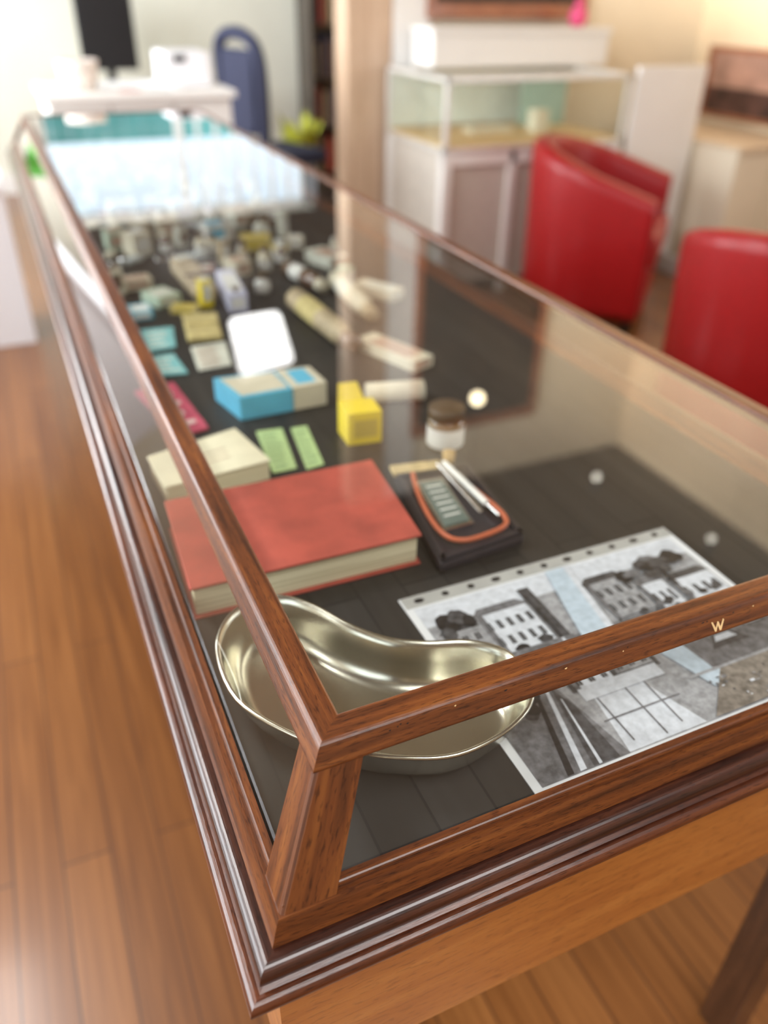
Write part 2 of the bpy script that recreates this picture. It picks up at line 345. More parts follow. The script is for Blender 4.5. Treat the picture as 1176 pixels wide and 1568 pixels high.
M['print']=mat('photo_paper',(.78,.80,.82),.25,coat=.6,var=.02)
M['sleeve']=mat('sleeve_strip',(.42,.42,.40),.3,coat=.6)
G_=[mat('photo_tone_%d'%i,c,.3,coat=.6,var=v_,scale=150) for i,(c,v_) in enumerate((((.018,.018,.020),.6),((.06,.06,.065),.6),((.15,.15,.16),.45),((.31,.315,.33),.35),((.60,.63,.68),.15),((.47,.56,.64),.12),((.20,.175,.15),.45)))]
k=[prism('sleeve_sheet',[(.268,.546),(.602,.545),(.596,.297),(.268,.298)],Z,Z+.0008,M['print'])]
k.append(prism('punched_strip',[(.270,.546),(.602,.545),(.600,.529),(.270,.529)],Z+.0008,Z+.0012,M['sleeve']))
for i in range(11):
    cx=.287+i*.0295
    w=.008 if i%3 else .011
    k.append(prism('punch_hole_%d'%i,[(cx+w*.5*math.cos(a),.5372+.0034*math.sin(a)) for a in [j*math.pi/6 for j in range(12)]],Z+.0012,Z+.0014,M['black']))
zz=[Z+.0012]
def pic(name,quads):
    bm=bmesh.new()
    z=zz[0]
    for mi,pts in quads:
        z+=.00003
        f=bm.faces.new([bm.verts.new((p[0],p[1],z)) for p in pts]); f.material_index=mi
    return finish(bm,name,G_,recalc=False)
def R(x0,x1,y0,y1): return [(x0,y0),(x1,y0),(x1,y1),(x0,y1)]
def blob(mi,cx,cy,rx,ry,n=14,j=.3):
    return (mi,[(cx+rx*(1-j*random.random())*math.cos(2*math.pi*i/n),cy+ry*(1-j*random.random())*math.sin(2*math.pi*i/n)) for i in range(n)])
Q=[(3,R(.276,.592,.416,.526)),(4,R(.276,.592,.497,.526)),(2,R(.276,.592,.416,.434))]
def house(x0,x1,y0,y1,wall,roof,nw,rows,dark=0):
    L_=[(wall,R(x0,x1,y0,y1)),(roof,[(x0-.003,y1),(x1+.003,y1),(x1-.006,y1+.010),(x0+.006,y1+.010)]),(2,R(x0,x0+(x1-x0)*.12,y0,y1))]
    for r_ in range(rows):
        yy=y0+(y1-y0)*(.18+r_*.8/rows)
        for i in range(nw):
            xx=x0+(x1-x0)*(i+.28)/nw; ww=(x1-x0)*.42/nw
            L_.append((dark,R(xx,xx+ww,yy,yy+(y1-y0)*.42/rows)))
            L_.append((4,R(xx+ww*.46,xx+ww*.54,yy,yy+(y1-y0)*.42/rows)))
    return L_
Q+=house(.284,.322,.440,.482,3,1,3,2)+house(.326,.382,.436,.492,4,2,5,2)
for (cx,cy,rx,ry) in ((.298,.495,.016,.014),(.31,.50,.012,.012),(.292,.48,.008,.012),(.318,.49,.008,.010),(.345,.437,.010,.006),(.372,.44,.009,.007)): Q.append(blob(random.choice((0,0,1)),cx,cy,rx,ry))
Q+=[(1,R(.384,.397,.425,.512)),(0,R(.3865,.3885,.43,.50)),
 (5,[(.402,.416),(.432,.416),(.450,.526),(.428,.526)]),(4,[(.432,.416),(.44,.416),(.456,.526),(.450,.526)]),(2,R(.276,.40,.428,.436))]
Q+=house(.452,.500,.436,.490,3,1,4,2)+house(.503,.532,.430,.468,4,2,3,1)+house(.538,.588,.428,.462,4,1,4,1)
for _ in range(16): Q.append(blob(random.choice((0,0,1,1,2)),.54+random.gauss(0,.018),.49+random.gauss(0,.010),.008+.008*random.random(),.006+.006*random.random()))
Q.append((0,R(.540,.544,.455,.478)))
for _ in range(8): Q.append(blob(random.choice((0,1,2)),.46+random.random()*.12,.432+random.random()*.008,.006,.004))
for i in range(26):
    x=.282+random.random()*.29; y=.419+random.random()*.012
    if .395<x<.445: continue
    w=.002+random.random()*.005
    Q.append((random.choice((0,1,4,0)),R(x,x+w,y,y+.002+random.random()*.003)))
k.append(pic('photo_print_upper',Q))
zz[0]=Z+.0012
Q=[(3,R(.276,.592,.301,.411)),(2,[(.276,.301),(.36,.301),(.34,.411),(.276,.411)]),(4,[(.36,.302),(.44,.302),(.42,.36),(.37,.37)])]
for _ in range(12): Q.append(blob(random.choice((0,0,1)),.305+random.gauss(0,.009),.385+random.gauss(0,.012),.008,.008))
Q+=[(0,[(.30,.302),(.306,.302),(.33,.40),(.327,.40)]),(4,[(.312,.302),(.318,.302),(.338,.39),(.335,.39)]),
 (1,[(.325,.302),(.350,.302),(.348,.36),(.340,.385)]),(4,[(.330,.302),(.333,.302),(.342,.37),(.341,.372)]),
 (1,R(.355,.45,.372,.405)),(4,R(.36,.445,.36,.375)),(2,R(.37,.3715,.31,.36)),(2,R(.40,.4015,.305,.36)),(2,R(.42,.4215,.31,.36)),(2,R(.36,.44,.335,.3365))]
Q+=house(.36,.40,.374,.392,4,2,3,1)+house(.405,.445,.376,.394,3,1,3,1)
Q+=[(5,[(.45,.411),(.478,.411),(.505,.33),(.475,.33)]),(6,[(.45,.302),(.592,.302),(.592,.345),(.50,.350)]),(2,[(.49,.345),(.592,.345),(.592,.411),(.48,.411)]),
 (1,[(.512,.372),(.518,.382),(.540,.383),(.548,.372),(.553,.366),(.507,.366)]),(4,[(.516,.373),(.521,.380),(.538,.380),(.543,.373)]),(1,[(.556,.380),(.561,.388),(.58,.388),(.586,.378)]),(3,[(.56,.381),(.564,.386),(.578,.386),(.582,.381)]),(3,R(.46,.58,.345,.348))]
for _ in range(10): Q.append(blob(random.choice((0,1,3)),.50+random.random()*.085,.396+random.random()*.012,.007,.005))
for i in range(40):
    x=.47+random.random()*.11; y=.305+random.random()*.035
    w=.001+random.random()*.004
    Q.append((random.choice((1,2,4,6,3)),R(x,x+w,y,y+.001+random.random()*.002)))
k.append(pic('photo_print_lower',Q))
group('sleeved_photographs',k)

M['pink']=mat('pink_booklet_cover',(.50,.07,.12),.6,var=.2,scale=60); M['pinkink']=mat('pink_print',(.75,.55,.50),.6)
card('pink_booklet',[(.108,1.134),(.169,1.148),(.183,.979),(.137,.971)],.004,M['pink'],M['pinkink'],4)
M['blue']=mat('blue_carton',(.12,.48,.68),.5,var=.06); M['beige']=mat('beige_carton',(.66,.60,.45),.6,var=.06); M['paleblue']=mat('pale_carton_top',(.60,.66,.66),.5)
group('blue_medicine_carton',[prism('carton_blue',[(.214,1.068),(.305,1.060),(.309,.990),(.231,.987)],Z,.877,M['blue'],.001),
  prism('carton_beige',[(.306,1.060),(.357,1.055),(.361,.992),(.310,.990)],Z,.878,M['beige'],.001),
  prism('carton_top_label',[(.222,1.060),(.300,1.054),(.304,.996),(.236,.994)],.877,.8775,M['beige']),
  prism('carton_label_strip',[(.318,1.05),(.345,1.05),(.348,1.0),(.320,1.0)],.878,.8784,M['blue'])])
M['steel']=mat('brushed_steel',(.6,.6,.6),.3,metal=1.)
M['teal']=mat('teal_card',(.22,.50,.50),.5,var=.1); M['paper']=mat('old_paper',(.66,.66,.56),.7,var=.1); M['cloth']=mat('ochre_cloth',(.56,.46,.20),.85,var=.2,scale=50,bump=.4)
M['bamboo']=mat('tan_leather',(.42,.33,.20),.55,var=.35,scale=60); M['gauze']=mat('bandage_gauze',(.66,.60,.46),.85,var=.08,bump=.3,scale=200)
M['lavbox']=mat('lavender_carton',(.60,.60,.76),.5); M['brown']=mat('brown_glass',(.12,.06,.03),.1,coat=1.)
M['palegreen']=mat('pale_green_card',(.45,.55,.42),.6,var=.1); M['cyan']=mat('cyan_carton',(.15,.45,.55),.5)
card('teal_card',[(.161,1.390),(.217,1.385),(.203,1.291),(.155,1.285)],.003,M['teal'],M['paper'],4)
card('teal_card',[(.150,1.262),(.193,1.262),(.198,1.175),(.152,1.183)],.003,M['teal'],M['paper'],4)
card('printed_leaflet',[(.225,1.281),(.285,1.285),(.270,1.183),(.215,1.180)],.002,M['paper'],M['ink'],6)
card('printed_leaflet',[(.318,1.375),(.395,1.38),(.362,1.165),(.288,1.16)],.002,M['lavbox'],M['label'],6)
group('ochre_cloth_pouch',[prism('pouch',[(.240,1.412),(.300,1.402),(.284,1.295),(.225,1.30)],Z,.853,M['cloth'],.004),prism('pouch_flap',[(.238,1.412),(.300,1.402),(.292,1.35),(.236,1.36)],.853,.856,M['cloth'],.001)])
relics=[]
def place(name,k,loc,rot):
    g=group(name,k,loc,rot); relics.append(g); return g
def lying(name,x0,y0,x1,y1,r,ms,capm=None,lab=None):
    d=Vector((x1-x0,y1-y0)); ln=d.length; a=math.atan2(d.y,d.x)
    k=[lathe('body',[(0,0),(r*.9,0),(r,.004),(r,ln*.78),(r*.7,ln*.83),(r*.6,ln*.85),(r*.6,ln*.88),(0,ln*.88)],(0,0,0),ms,24,'X'),
       lathe('cap',[(0,ln*.87),(r*.75,ln*.87),(r*.75,ln),(0,ln)],(0,0,0),capm or M['lid'],24,'X'),
       lathe('label',[(r*1.01,ln*.2),(r*1.01,ln*.5)],(0,0,0),lab or M['label'],24,'X')]
    return place(name,k,(x0,y0,Z+r*1.01),a)
lying('medicine_bottle',.452,1.405,.468,1.145,.020,M['bamboo'],M['brown'],M['cloth'])
lying('medicine_bottle',.570,1.495,.552,1.27,.018,M['beige'],M['bamboo'],M['paper'])
lying('medicine_bottle',.505,1.61,.53,1.46,.016,M['brown'],M['gauze'])
def roll(name,x0,y0,x1,y1,r,ms):
    d=Vector((x1-x0,y1-y0)); ln=d.length; a=math.atan2(d.y,d.x)
    k=[lathe('roll',[(0,0),(r*.35,.0),(r*.4,.002),(r*.7,0),(r,.001),(r,ln-.001),(r*.7,ln),(r*.4,ln-.002),(0,ln)],(0,0,0),ms,24,'X')]
    k.append(boxes('loose_end',[(.002,ln-.002,r*.2,r*1.5,-r+.0002,-r+.0016)],ms))
    return place(name,k,(x0,y0,Z+r*1.01),a)
roll('bandage_roll',.415,.975,.500,.955,.015,M['gauze'])
def bottle(name,x,y,r,h,ms,cap):
    return place(name,[lathe('glass',[(0,0),(r,0),(r,h*.62),(r*.5,h*.75),(r*.45,h*.85),(0,h*.85)],(0,0,0),ms,20),lathe('stopper',[(r*.3,h*.8),(r*.6,h*.84),(r*.6,h),(0,h)],(0,0,0),cap,20),
      lathe('label',[(r*1.02,h*.12),(r*1.02,h*.5)],(0,0,0),M['label'],20)],(x,y,Z),0)
def carton(name,x,y,w,d,h,rot,m1,m2):
    return place(name,[boxes('carton',[(-w/2,w/2,-d/2,d/2,0,h)],m1,.001),boxes('label',[(-w*.4,w*.4,-d*.35,d*.3,h,h+.0004),(-w*.35,w*.35,-d/2-.0004,-d/2,h*.25,h*.8)],m2)],(x,y,Z),rot)
carton('lavender_carton',.355,1.50,.035,.16,.035,-.1,M['lavbox'],M['label'])
carton('medicine_carton',.525,1.12,.045,.14,.018,.35,M['beige'],M['ink'])
relics.append(group('beige_pouch',[prism('pouch',[(.280,1.72),(.333,1.71),(.328,1.50),(.285,1.50)],Z,.868,M['bamboo'],.006),prism('strap',[(.286,1.6),(.330,1.6),(.330,1.585),(.286,1.585)],.868,.871,M['brown'],.001)]))
placed=[(.341,1.262,.14),(.355,1.5,.06),(.306,1.61,.10),(.46,1.27,.10),(.46,1.2,.08),(.46,1.36,.08),(.56,1.37,.10),(.56,1.28,.08),(.515,1.53,.07),(.26,1.35,.07),(.25,1.23,.07),(.18,1.33,.06),(.17,1.22,.06)]
def free(x,y,r):
    return all((x-a)**2+(y-b)**2>(r+c)**2*.55 for a,b,c in placed)
fixed=((.195,1.64,.06,.04,.02,.1,'beige','ink'),(.225,1.53,.05,.06,.02,.4,'palegreen','paper'),(.175,1.47,.04,.05,.015,.0,'cyan','label'),
   (.255,1.46,.05,.03,.012,-.5,'cloth','yink'),(.41,1.66,.04,.05,.03,.3,'beige','ink'),(.61,1.66,.05,.09,.025,.3,'paper','ink'),(.50,1.83,.07,.05,.03,-.2,'cloth','yink'),
   (.42,1.9,.05,.05,.05,.1,'label','blue'),(.33,2.0,.05,.05,.045,.0,'gauze','ink'),(.25,2.2,.05,.06,.05,.2,'beige','ink'),(.20,1.95,.04,.05,.04,.1,'palegreen','ink'),
   (.40,2.15,.06,.05,.05,.1,'label','lavbox'),(.53,2.1,.06,.06,.035,.3,'bamboo','ink'),(.23,2.7,.04,.04,.05,.1,'yellow','yink'),(.63,1.42,.04,.10,.02,.5,'beige','paper'))
for (x,y,w,d,h,r,a,b) in fixed:
    carton('medicine_carton',x,y,w,d,h,r,M[a],M[b]); placed.append((x,y,max(w,d)*.6))
for (x,y,r,h,a,b) in ((.47,1.66,.014,.05,'gauze','brown'),(.445,1.75,.012,.045,'label','lid'),(.52,1.70,.013,.04,'brown','label'),(.37,1.82,.013,.05,'gauze','lid'),(.30,1.86,.014,.05,'brown','gauze'),
   (.26,1.93,.012,.045,'label','lid'),(.47,2.3,.014,.06,'label','brown'),(.22,2.10,.013,.05,'gauze','lid')):
    bottle('medicine_bottle',x,y,r,h,M[a],M[b]); placed.append((x,y,r))
def syringe(name,x,y,ln,rot):
    k=[lathe('barrel',[(0,0),(.007,0),(.007,ln*.55),(.003,ln*.58),(.0015,ln*.6),(.0008,ln),(0,ln)],(0,0,0),M['paleblue'],16,'X'),
       lathe('plunger',[(0,-ln*.3),(.008,-ln*.3),(.008,-ln*.28),(.002,-ln*.28),(.002,0),(.011,0),(.011,.003),(0,.003)],(0,0,0),M['chrome'],16,'X')]
    placed.append((x+.3*ln*math.cos(rot),y+.3*ln*math.sin(rot),.06))
    return place(name,k,(x,y,Z+.0115),rot)
syringe('glass_syringe',.30,1.775,.13,.05); syringe('glass_syringe',.40,2.04,.12,-.5); syringe('glass_syringe',.19,1.78,.10,.6)
rr=random.Random(11); cols=['beige','label','gauze','palegreen','bamboo','paper','lavbox','cloth','brown','cyan','yellow','steel','teal','redcover']
wts=[5,3,3,2,6,3,1,3,7,1,.4,2,1,1.5]
cnt=0
for _ in range(2200):
    y=1.42+rr.random()**.9*1.95; x=.125+rr.random()*.54
    kind=rr.random(); rad=.016+rr.random()*.024
    if x>.60 and y<2.0 and rr.random()<.6: continue
    if not free(x,y,rad): continue
    c=rr.choices(cols,wts)[0]; c2=rr.choice(['ink','label','paper','brown'])
    if kind<.5: carton('medicine_carton',x,y,rad*1.2,rad*(1.0+.6*rr.random()),.008+rr.random()*.05,rr.uniform(-.6,.6),M[c],M[c2])
    elif kind<.85: bottle('medicine_bottle',x,y,rad*.5,.03+rr.random()*.038,M[c],M[rr.choice(['lid','label','brown'])])
    else: roll('bandage_roll',x-rad*.5,y-rad*.3,x+rad*.6,y+rad*.2,rad*.42,M['gauze'])
    placed.append((x,y,rad)); cnt+=1
    if cnt>125: break
group('medical_relics',relics)

# ---------------------------------------------------------------- room
XL,XR,YB,YF,H=-1.6,4.05,-2.6,7.0,3.57; YP=4.35
boxes('floor',[(XL-.2,XR+.2,YB-.2,YF+.2,-.05,0)],M['floor'])
boxes('ceiling',[(XL-.2,XR+.2,YB-.2,YF+.2,H,H+.1)],M['ceil'])
def wallx(name,y0,y1,xa,xb,ops,m):
    L_=[];x=xa
    for (o0,o1,z0,z1) in ops:
        L_+= [(x,o0,y0,y1,0,H),(o0,o1,y0,y1,0,z0),(o0,o1,y0,y1,z1,H)]; x=o1
    L_.append((x,xb,y0,y1,0,H)); return boxes(name,L_,m)
def wally(name,x0,x1,ya,yb,ops,m):
    L_=[];y=ya
    for (o0,o1,z0,z1) in ops:
        L_+= [(x0,x1,y,o0,0,H),(x0,x1,o0,o1,0,z0),(x0,x1,o0,o1,z1,H)]; y=o1
    L_.append((x0,x1,y,yb,0,H)); return boxes(name,L_,m)
FW=(.30,2.42,1.32,2.16)
wallx('wall_far',YF,YF+.15,XL,XR,[FW],M['greenwall'])
wallx('wall_back',YB-.15,YB,XL,XR,[],mat('brown_back_wall',(.30,.22,.15),.8,scale=4,var=.04))
LW=[(-1.8,.2,.9,2.5),(.8,2.8,.9,2.5),(3.6,6.0,.9,2.5)]
wally('wall_left',XL-.15,XL,YB,YF,LW,M['cream'])
wally('wall_right',XR,XR+.15,YB,YF,[(-1.5,.8,.9,2.5)],M['tanwall'])
boxes('wall_partition',[(1.98,XR,YP,YP+.12,0,H)],M['cream'])
M['postwood']=wood('door_post_wood',(.50,.33,.21),(.64,.46,.32),(.72,.54,.40),rough=.5,coat=.1,su=1,sv=20,pore=.2)
boxes('trim_1',[(1.73,1.98,YP-.03,YP+.15,0,H)],M['postwood'],.006)
boxes('trim_2',[(1.985,2.20,YP-.03,YP-.002,0,H)],M['white'],.004)
M['darkwood']=wood('dark_bookcase_wood',(.012,.007,.004),(.035,.016,.008),(.06,.03,.014),sv=40)
boxes('added_dark_panel',[(XL+.01,XR-.01,YF-.04,YF-.001,2.18,H-.002)],M['darkwood'],.004)  # unseen dark panel added so the case glass mirrors darkness above the window
boxes('baseboard_far',[(XL,XR,YF-.02,YF-.001,0,.14)],M['white'],.004)
def window(name,axis,c,a0,a1,z0,z1,nm,extra=()):
    L_=[];t=.03
    def bar(p0,p1,q0,q1):
        L_.append((p0,p1,c-t,c+t,q0,q1) if axis=='x' else (c-t,c+t,p0,p1,q0,q1))
    bar(a0,a1,z0,z0+.05);bar(a0,a1,z1-.05,z1);bar(a0,a0+.05,z0,z1);bar(a1-.05,a1,z0,z1)
    for i in range(1,nm): 
        p=a0+(a1-a0)*i/nm; bar(p-.03,p+.03,z0+.05,z1-.05)
    for e in extra: bar(*e)
    return boxes(name,L_,M['white'],.004)
window('window_1','x',YF+.07,*FW,2,[(1.5+.15*i,1.525+.15*i,1.37,2.11) for i in range(6)])
for i,(a,b,c,d) in enumerate(LW): window('window_%d'%(i+2),'y',XL-.07,a,b,c,d,3)
window('window_5','y',XR+.07,-1.5,.8,.9,2.5,3)
M['hedge']=mat('teal_fence',(.22,.60,.60),.7,var=.2,scale=2)
boxes('garden_fence',[(-.5+.16*i,-.5+.16*i+.155,8.2,8.23,0,1.74) for i in range(28)],M['hedge'],.003)
boxes('ground_outside',[(-6,9,7.2,14,-.05,-.01)],mat('grass',(.10,.16,.05),.9,var=.3,scale=3))
# suspended light panel in the far half of the room (its reflection shows in the case top)
M['diffuser']=mat('light_panel_diffuser',(.9,.9,.9),.4,emit=(1,.99,.97),es=6.5)
lp=[(1.49,6.46),(1.93,6.50),(1.71,5.42),(1.28,5.32)]
def roundq(q,r):
    out=[]
    for i in range(4):
        p=Vector(q[i]); a=Vector(q[i-1]); b=Vector(q[(i+1)%4])
        s=p+(a-p).normalized()*r; e=p+(b-p).normalized()*r
        for j in range(5):
            t=j/4; v=(1-t)**2*s+2*t*(1-t)*p+t*t*e; out.append((v.x,v.y))
    return out
cx_=sum(p[0] for p in lp)/4; cy_=sum(p[1] for p in lp)/4
big=[(cx_+(p[0]-cx_)*1.06,cy_+(p[1]-cy_)*1.03) for p in lp]
group('suspended_light_panel',[prism('diffuser',roundq(lp,.08),2.90,2.915,M['diffuser']),prism('housing',roundq(big,.09),2.915,2.96,M['white'],.004)]+
  [lathe('cord_%d'%i,[(0,2.96),(.004,2.96),(.004,H),(0,H)],(cx_+.02*(1 if i else -1),cy_+(.4 if i else -.4),0),M['black'],8) for i in range(2)])

M['frame']=wood('frame_wood',(.22,.07,.03),(.36,.13,.06),(.45,.19,.09),rough=.5,sv=30)
M['darkpic']=mat('dark_display_board',(.03,.018,.012),.5,var=.4,scale=4)
group('framed_display_board',[boxes('board',[(2.22,3.12,YP-.03,YP-.002,1.30,3.05)],M['darkpic']),
  boxes('frame',[(2.17,3.17,YP-.05,YP-.002,1.23,1.30),(2.17,3.17,YP-.05,YP-.002,3.05,3.12),(2.17,2.22,YP-.05,YP-.002,1.3,3.05),(3.12,3.17,YP-.05,YP-.002,1.3,3.05)],M['frame'],.004)])
cx0,cx1,cy0,cy1=1.93,2.98,3.60,4.27
M['shelfwood']=mat('pale_shelf_wood',(.62,.42,.20),.5); M['alu']=mat('aluminium_trim',(.74,.74,.72),.35,metal=.4)
p=.022
fr=[(x,x+p,y,y+p,.72,1.02) for x in (cx0,cx1-p) for y in (cy0,cy1-p)]
fr+=[(cx0,cx1,y,y+p,z,z+p) for y in (cy0,cy1-p) for z in (.70,1.0)]+[(x,x+p,cy0,cy1,z,z+p) for x in (cx0,cx1-p) for z in (.70,1.0)]
M['mint']=mat('mint_backing',(.80,.86,.80),.6)
kk=[boxes('frame',fr,M['alu'],.003),boxes('shelf',[(cx0+p,cx1-p,cy0+p,cy1-p,.715,.735)],M['shelfwood'],.002),
 boxes('back_panel',[(cx0+p,cx1-p,cy1-.02,cy1-.012,.74,1.0)],M['mint']),
 boxes('base_cabinet',[(cx0+.02,cx1-.02,cy0+.03,cy1,.06,.70)],mat('greige_panel',(.60,.56,.50),.6),.004),
 boxes('base_posts',[(cx0,cx0+.05,cy0,cy0+.05,0,.70),(cx1-.05,cx1,cy0,cy0+.05,0,.70),(cx0+.38,cx0+.42,cy0+.01,cy0+.05,0,.70),(cx0,cx0+.05,cy1-.05,cy1,0,.70),(cx0,cx1,cy0+.01,cy0+.03,.64,.70)],M['white'],.004)]
kk+=[pane('glass_front',[(cx0,cy0+.01,.73),(cx1,cy0+.01,.73),(cx1,cy0+.01,1.0),(cx0,cy0+.01,1.0)],M['glass2']),pane('glass_left',[(cx0+.01,cy0,.73),(cx0+.01,cy1,.73),(cx0+.01,cy1,1.0),(cx0+.01,cy0,1.0)],M['glass2']),
 pane('glass_top',[(cx0,cy0,1.012),(cx1,cy0,1.012),(cx1,cy1,1.012),(cx0,cy1,1.012)],M['glass2'])]
kk+=[boxes('exhibits',[(2.25,2.5,3.9,4.0,.735,.76),(2.6,2.68,3.85,3.93,.735,.84)],M['beige'],.003),boxes('green_divider',[(2.66,2.95,4.1,4.11,.735,.97)],mat('sea_green_panel',(.38,.55,.48),.5),.001)]
group('glass_display_cabinet',kk)
group('white_storage_box',[boxes('body',[(2.08,3.15,4.05,4.29,1.023,1.17)],M['white'],.006),boxes('lid',[(2.07,3.16,4.04,4.295,1.17,1.20)],M['white'],.005)])
M['hotpink']=mat('pink_ornament',(.75,.08,.22),.4)
lathe('pink_vase',[(0,0),(.03,0),(.05,.03),(.045,.07),(.02,.10),(.028,.13),(.024,.13),(0,.10)],(3.0,4.15,1.201),M['hotpink'])
group('white_screen_board',[boxes('panel',[(3.02,3.46,3.60,3.63,.10,1.05)],M['white'],.004),boxes('feet',[(3.04,3.08,3.45,3.78,0,.10),(3.40,3.44,3.45,3.78,0,.10)],M['alu'],.004)])
group('low_cupboard',[boxes('body',[(3.50,4.03,3.30,4.2,.05,.68)],M['cream'],.004),boxes('top',[(3.49,4.04,3.28,4.22,.68,.70)],mat('cupboard_top',(.72,.58,.42),.5),.003),boxes('plinth',[(3.52,4.02,3.33,4.2,0,.05)],M['black']),boxes('door_gap',[(3.755,3.76,3.297,3.30,.1,.64)],M['beige'])])
M['landscape']=mat('dark_landscape',(.09,.04,.03),.5,var=.8,scale=6); M['landscape2']=mat('rosy_sky_paint',(.42,.24,.18),.5,var=.4,scale=5)
group('framed_landscape_picture',[boxes('ground_paint',[(4.02,4.035,2.6,4.15,.76,.90)],M['landscape']),boxes('sky_paint',[(4.02,4.035,2.6,4.15,.90,1.08)],M['landscape2']),boxes('frame',[(4.01,4.045,2.56,4.19,.74,.765),(4.01,4.045,2.56,4.19,1.08,1.105),(4.01,4.045,2.56,2.60,.765,1.08),(4.01,4.045,4.15,4.19,.765,1.08)],M['frame'],.003)])

def tubchair(loc,rot,sc=1.):
    bm=bmesh.new(); R0=.335; dep=.24; path=[]
    for i in range(8): path.append((Vector((dep*(1-i/8),-R0)),Vector((0,-1))))
    for i in range(29):
        a=-math.pi/2-math.pi*i/28; path.append((Vector((R0*math.cos(a),R0*math.sin(a))),Vector((math.cos(a),math.sin(a)))))
    for i in range(1,9): path.append((Vector((dep*(i/8),R0)),Vector((0,1))))
    secs=[]
    for idx,(p,nr) in enumerate(path):
        t=(p.x+R0)/(R0+dep); h=.79-.18*max(0,min(1,t))**1.1
        prof=[(-.03,.07),(0,.12),(.005,.45),(.014,h-.05),(.010,h-.015),(-.012,h),(-.055,h),(-.078,h-.015),(-.085,h-.05),(-.085,.40),(-.085,.12)]
        secs.append([bm.verts.new((p.x+nr.x*o,p.y+nr.y*o,z)) for o,z in prof])
    for a,b in zip(secs,secs[1:]):
        for i in range(len(a)-1): bm.faces.new((a[i],a[i+1],b[i+1],b[i]))
        bm.faces.new((a[-1],a[0],b[0],b[-1]))
    bm.faces.new(secs[0]); bm.faces.new(secs[-1])
    sh=finish(bm,'tub_shell',M['red'],smooth=True)
    seat=boxes('seat_cushion',[(-.20,.27,-.245,.245,.30,.45)],M['red'],.03,4,True)
    base=boxes('seat_base',[(-.20,.25,-.24,.24,.09,.30)],M['red'],.01)
    lg=[lathe('leg_%d'%i,[(0,0),(.018,0),(.024,.12),(0,.12)],(x,y,0),M['chairleg'],16) for i,(x,y) in enumerate(((-.2,-.2),(-.2,.2),(.2,-.26),(.2,.26)))]
    g=group('red_tub_chair',[sh,seat,base]+lg,loc,rot); g.scale=(sc,sc,1); return g
tubchair((2.59,3.17,0),math.radians(-46),1.07)
tubchair((2.22,1.76,0),math.radians(30))

group('white_counter',[boxes('body',[(.24,1.05,4.10,4.62,.05,.92)],M['white'],.004),boxes('top',[(.22,1.07,4.06,4.65,.92,.95)],M['white'],.005),boxes('plinth',[(.26,1.03,4.14,4.6,0,.05)],M['black']),boxes('door_gaps',[(.50,.504,4.097,4.10,.08,.9),(.78,.784,4.097,4.10,.08,.9)],M['black'])])
group('low_white_cabinet',[boxes('body',[(-1.3,-.02,3.72,4.1,.0,.65)],M['lav'],.004),boxes('top',[(-1.31,-.01,3.70,4.11,.65,.67)],M['lav'],.004)])
group('writing_desk',[boxes('top',[(.35,1.5,6.25,6.9,.72,.75)],M['beige'],.004),boxes('legs',[(x,x+.05,y,y+.05,0,.72) for x in (.38,1.42) for y in (6.3,6.82)],M['beige'],.004)])
group('computer_monitor',[boxes('screen',[(.66,1.04,6.55,6.58,.85,1.30)],M['black'],.008),boxes('stand',[(.82,.88,6.58,6.61,.76,1.05),(.74,.96,6.5,6.7,.7505,.765)],M['black'],.003)])
M['redwhite']=mat('patterned_basket_weave',(.80,.68,.62),.7,var=.35,scale=40)
lathe('patterned_basket',[(0,0),(.07,0),(.09,.12),(.085,.12),(.065,.01),(0,.01)],(.40,4.22,.9505),M['redwhite'])
group('desktop_printer',[boxes('body',[(.80,1.02,4.3,4.6,.951,1.09)],M['lav'],.012),boxes('tray',[(.82,1.0,4.22,4.32,.955,.97)],M['lav'],.004),boxes('panel',[(.84,.90,4.296,4.30,1.05,1.08)],M['black'])])
card('leaflet',[(.55,4.20),(.65,4.2),(.65,4.08),(.55,4.08)],.004,M['pinkink'],M['pink'],3,.9505)
card('leaflet',[(.70,4.22),(.79,4.2),(.78,4.09),(.69,4.1)],.004,M['paleblue'],M['ink'],3,.9505)
def plant(name,n,r0,ln0,w,zb,m,pot,loc):
    bm=bmesh.new()
    for i in range(n):
        a=i*2.4; ln=ln0*(1+.5*random.random()); c,s=math.cos(a),math.sin(a); pr=None
        for j in range(5):
            t=j/4; r=r0*t; z=zb+ln*1.2*t-.3*ln*t*t; ww=w*math.sin(math.pi*min(.98,t*.9+.08))
            q=(bm.verts.new((c*r-s*ww,s*r+c*ww,z)),bm.verts.new((c*r+s*ww,s*r-c*ww,z)))
            if pr: bm.faces.new((pr[0],pr[1],q[1],q[0]))
            pr=q
    return group(name,[finish(bm,'leaves',m),pot],loc)
M['leaf']=mat('bright_leaf',(.12,.55,.05),.5,var=.3)
plant('potted_plant',26,.09,.10,.016,.10,M['leaf'],lathe('pot',[(0,0),(.045,0),(.06,.11),(.052,.11),(.045,.09),(0,.09)],(0,0,0),M['white']),(-.085,3.80,.6705))
M['lime']=mat('lime_leaves',(.55,.58,.06),.6,var=.3)
plant('potted_plant',34,.16,.30,.03,.24,M['lime'],lathe('pot',[(0,0),(.10,0),(.13,.27),(.11,.27),(.10,.24),(0,.24)],(0,0,0),M['brown']),(1.93,5.7,0))
M['navyfab']=mat('navy_fabric',(.03,.035,.075),.8)
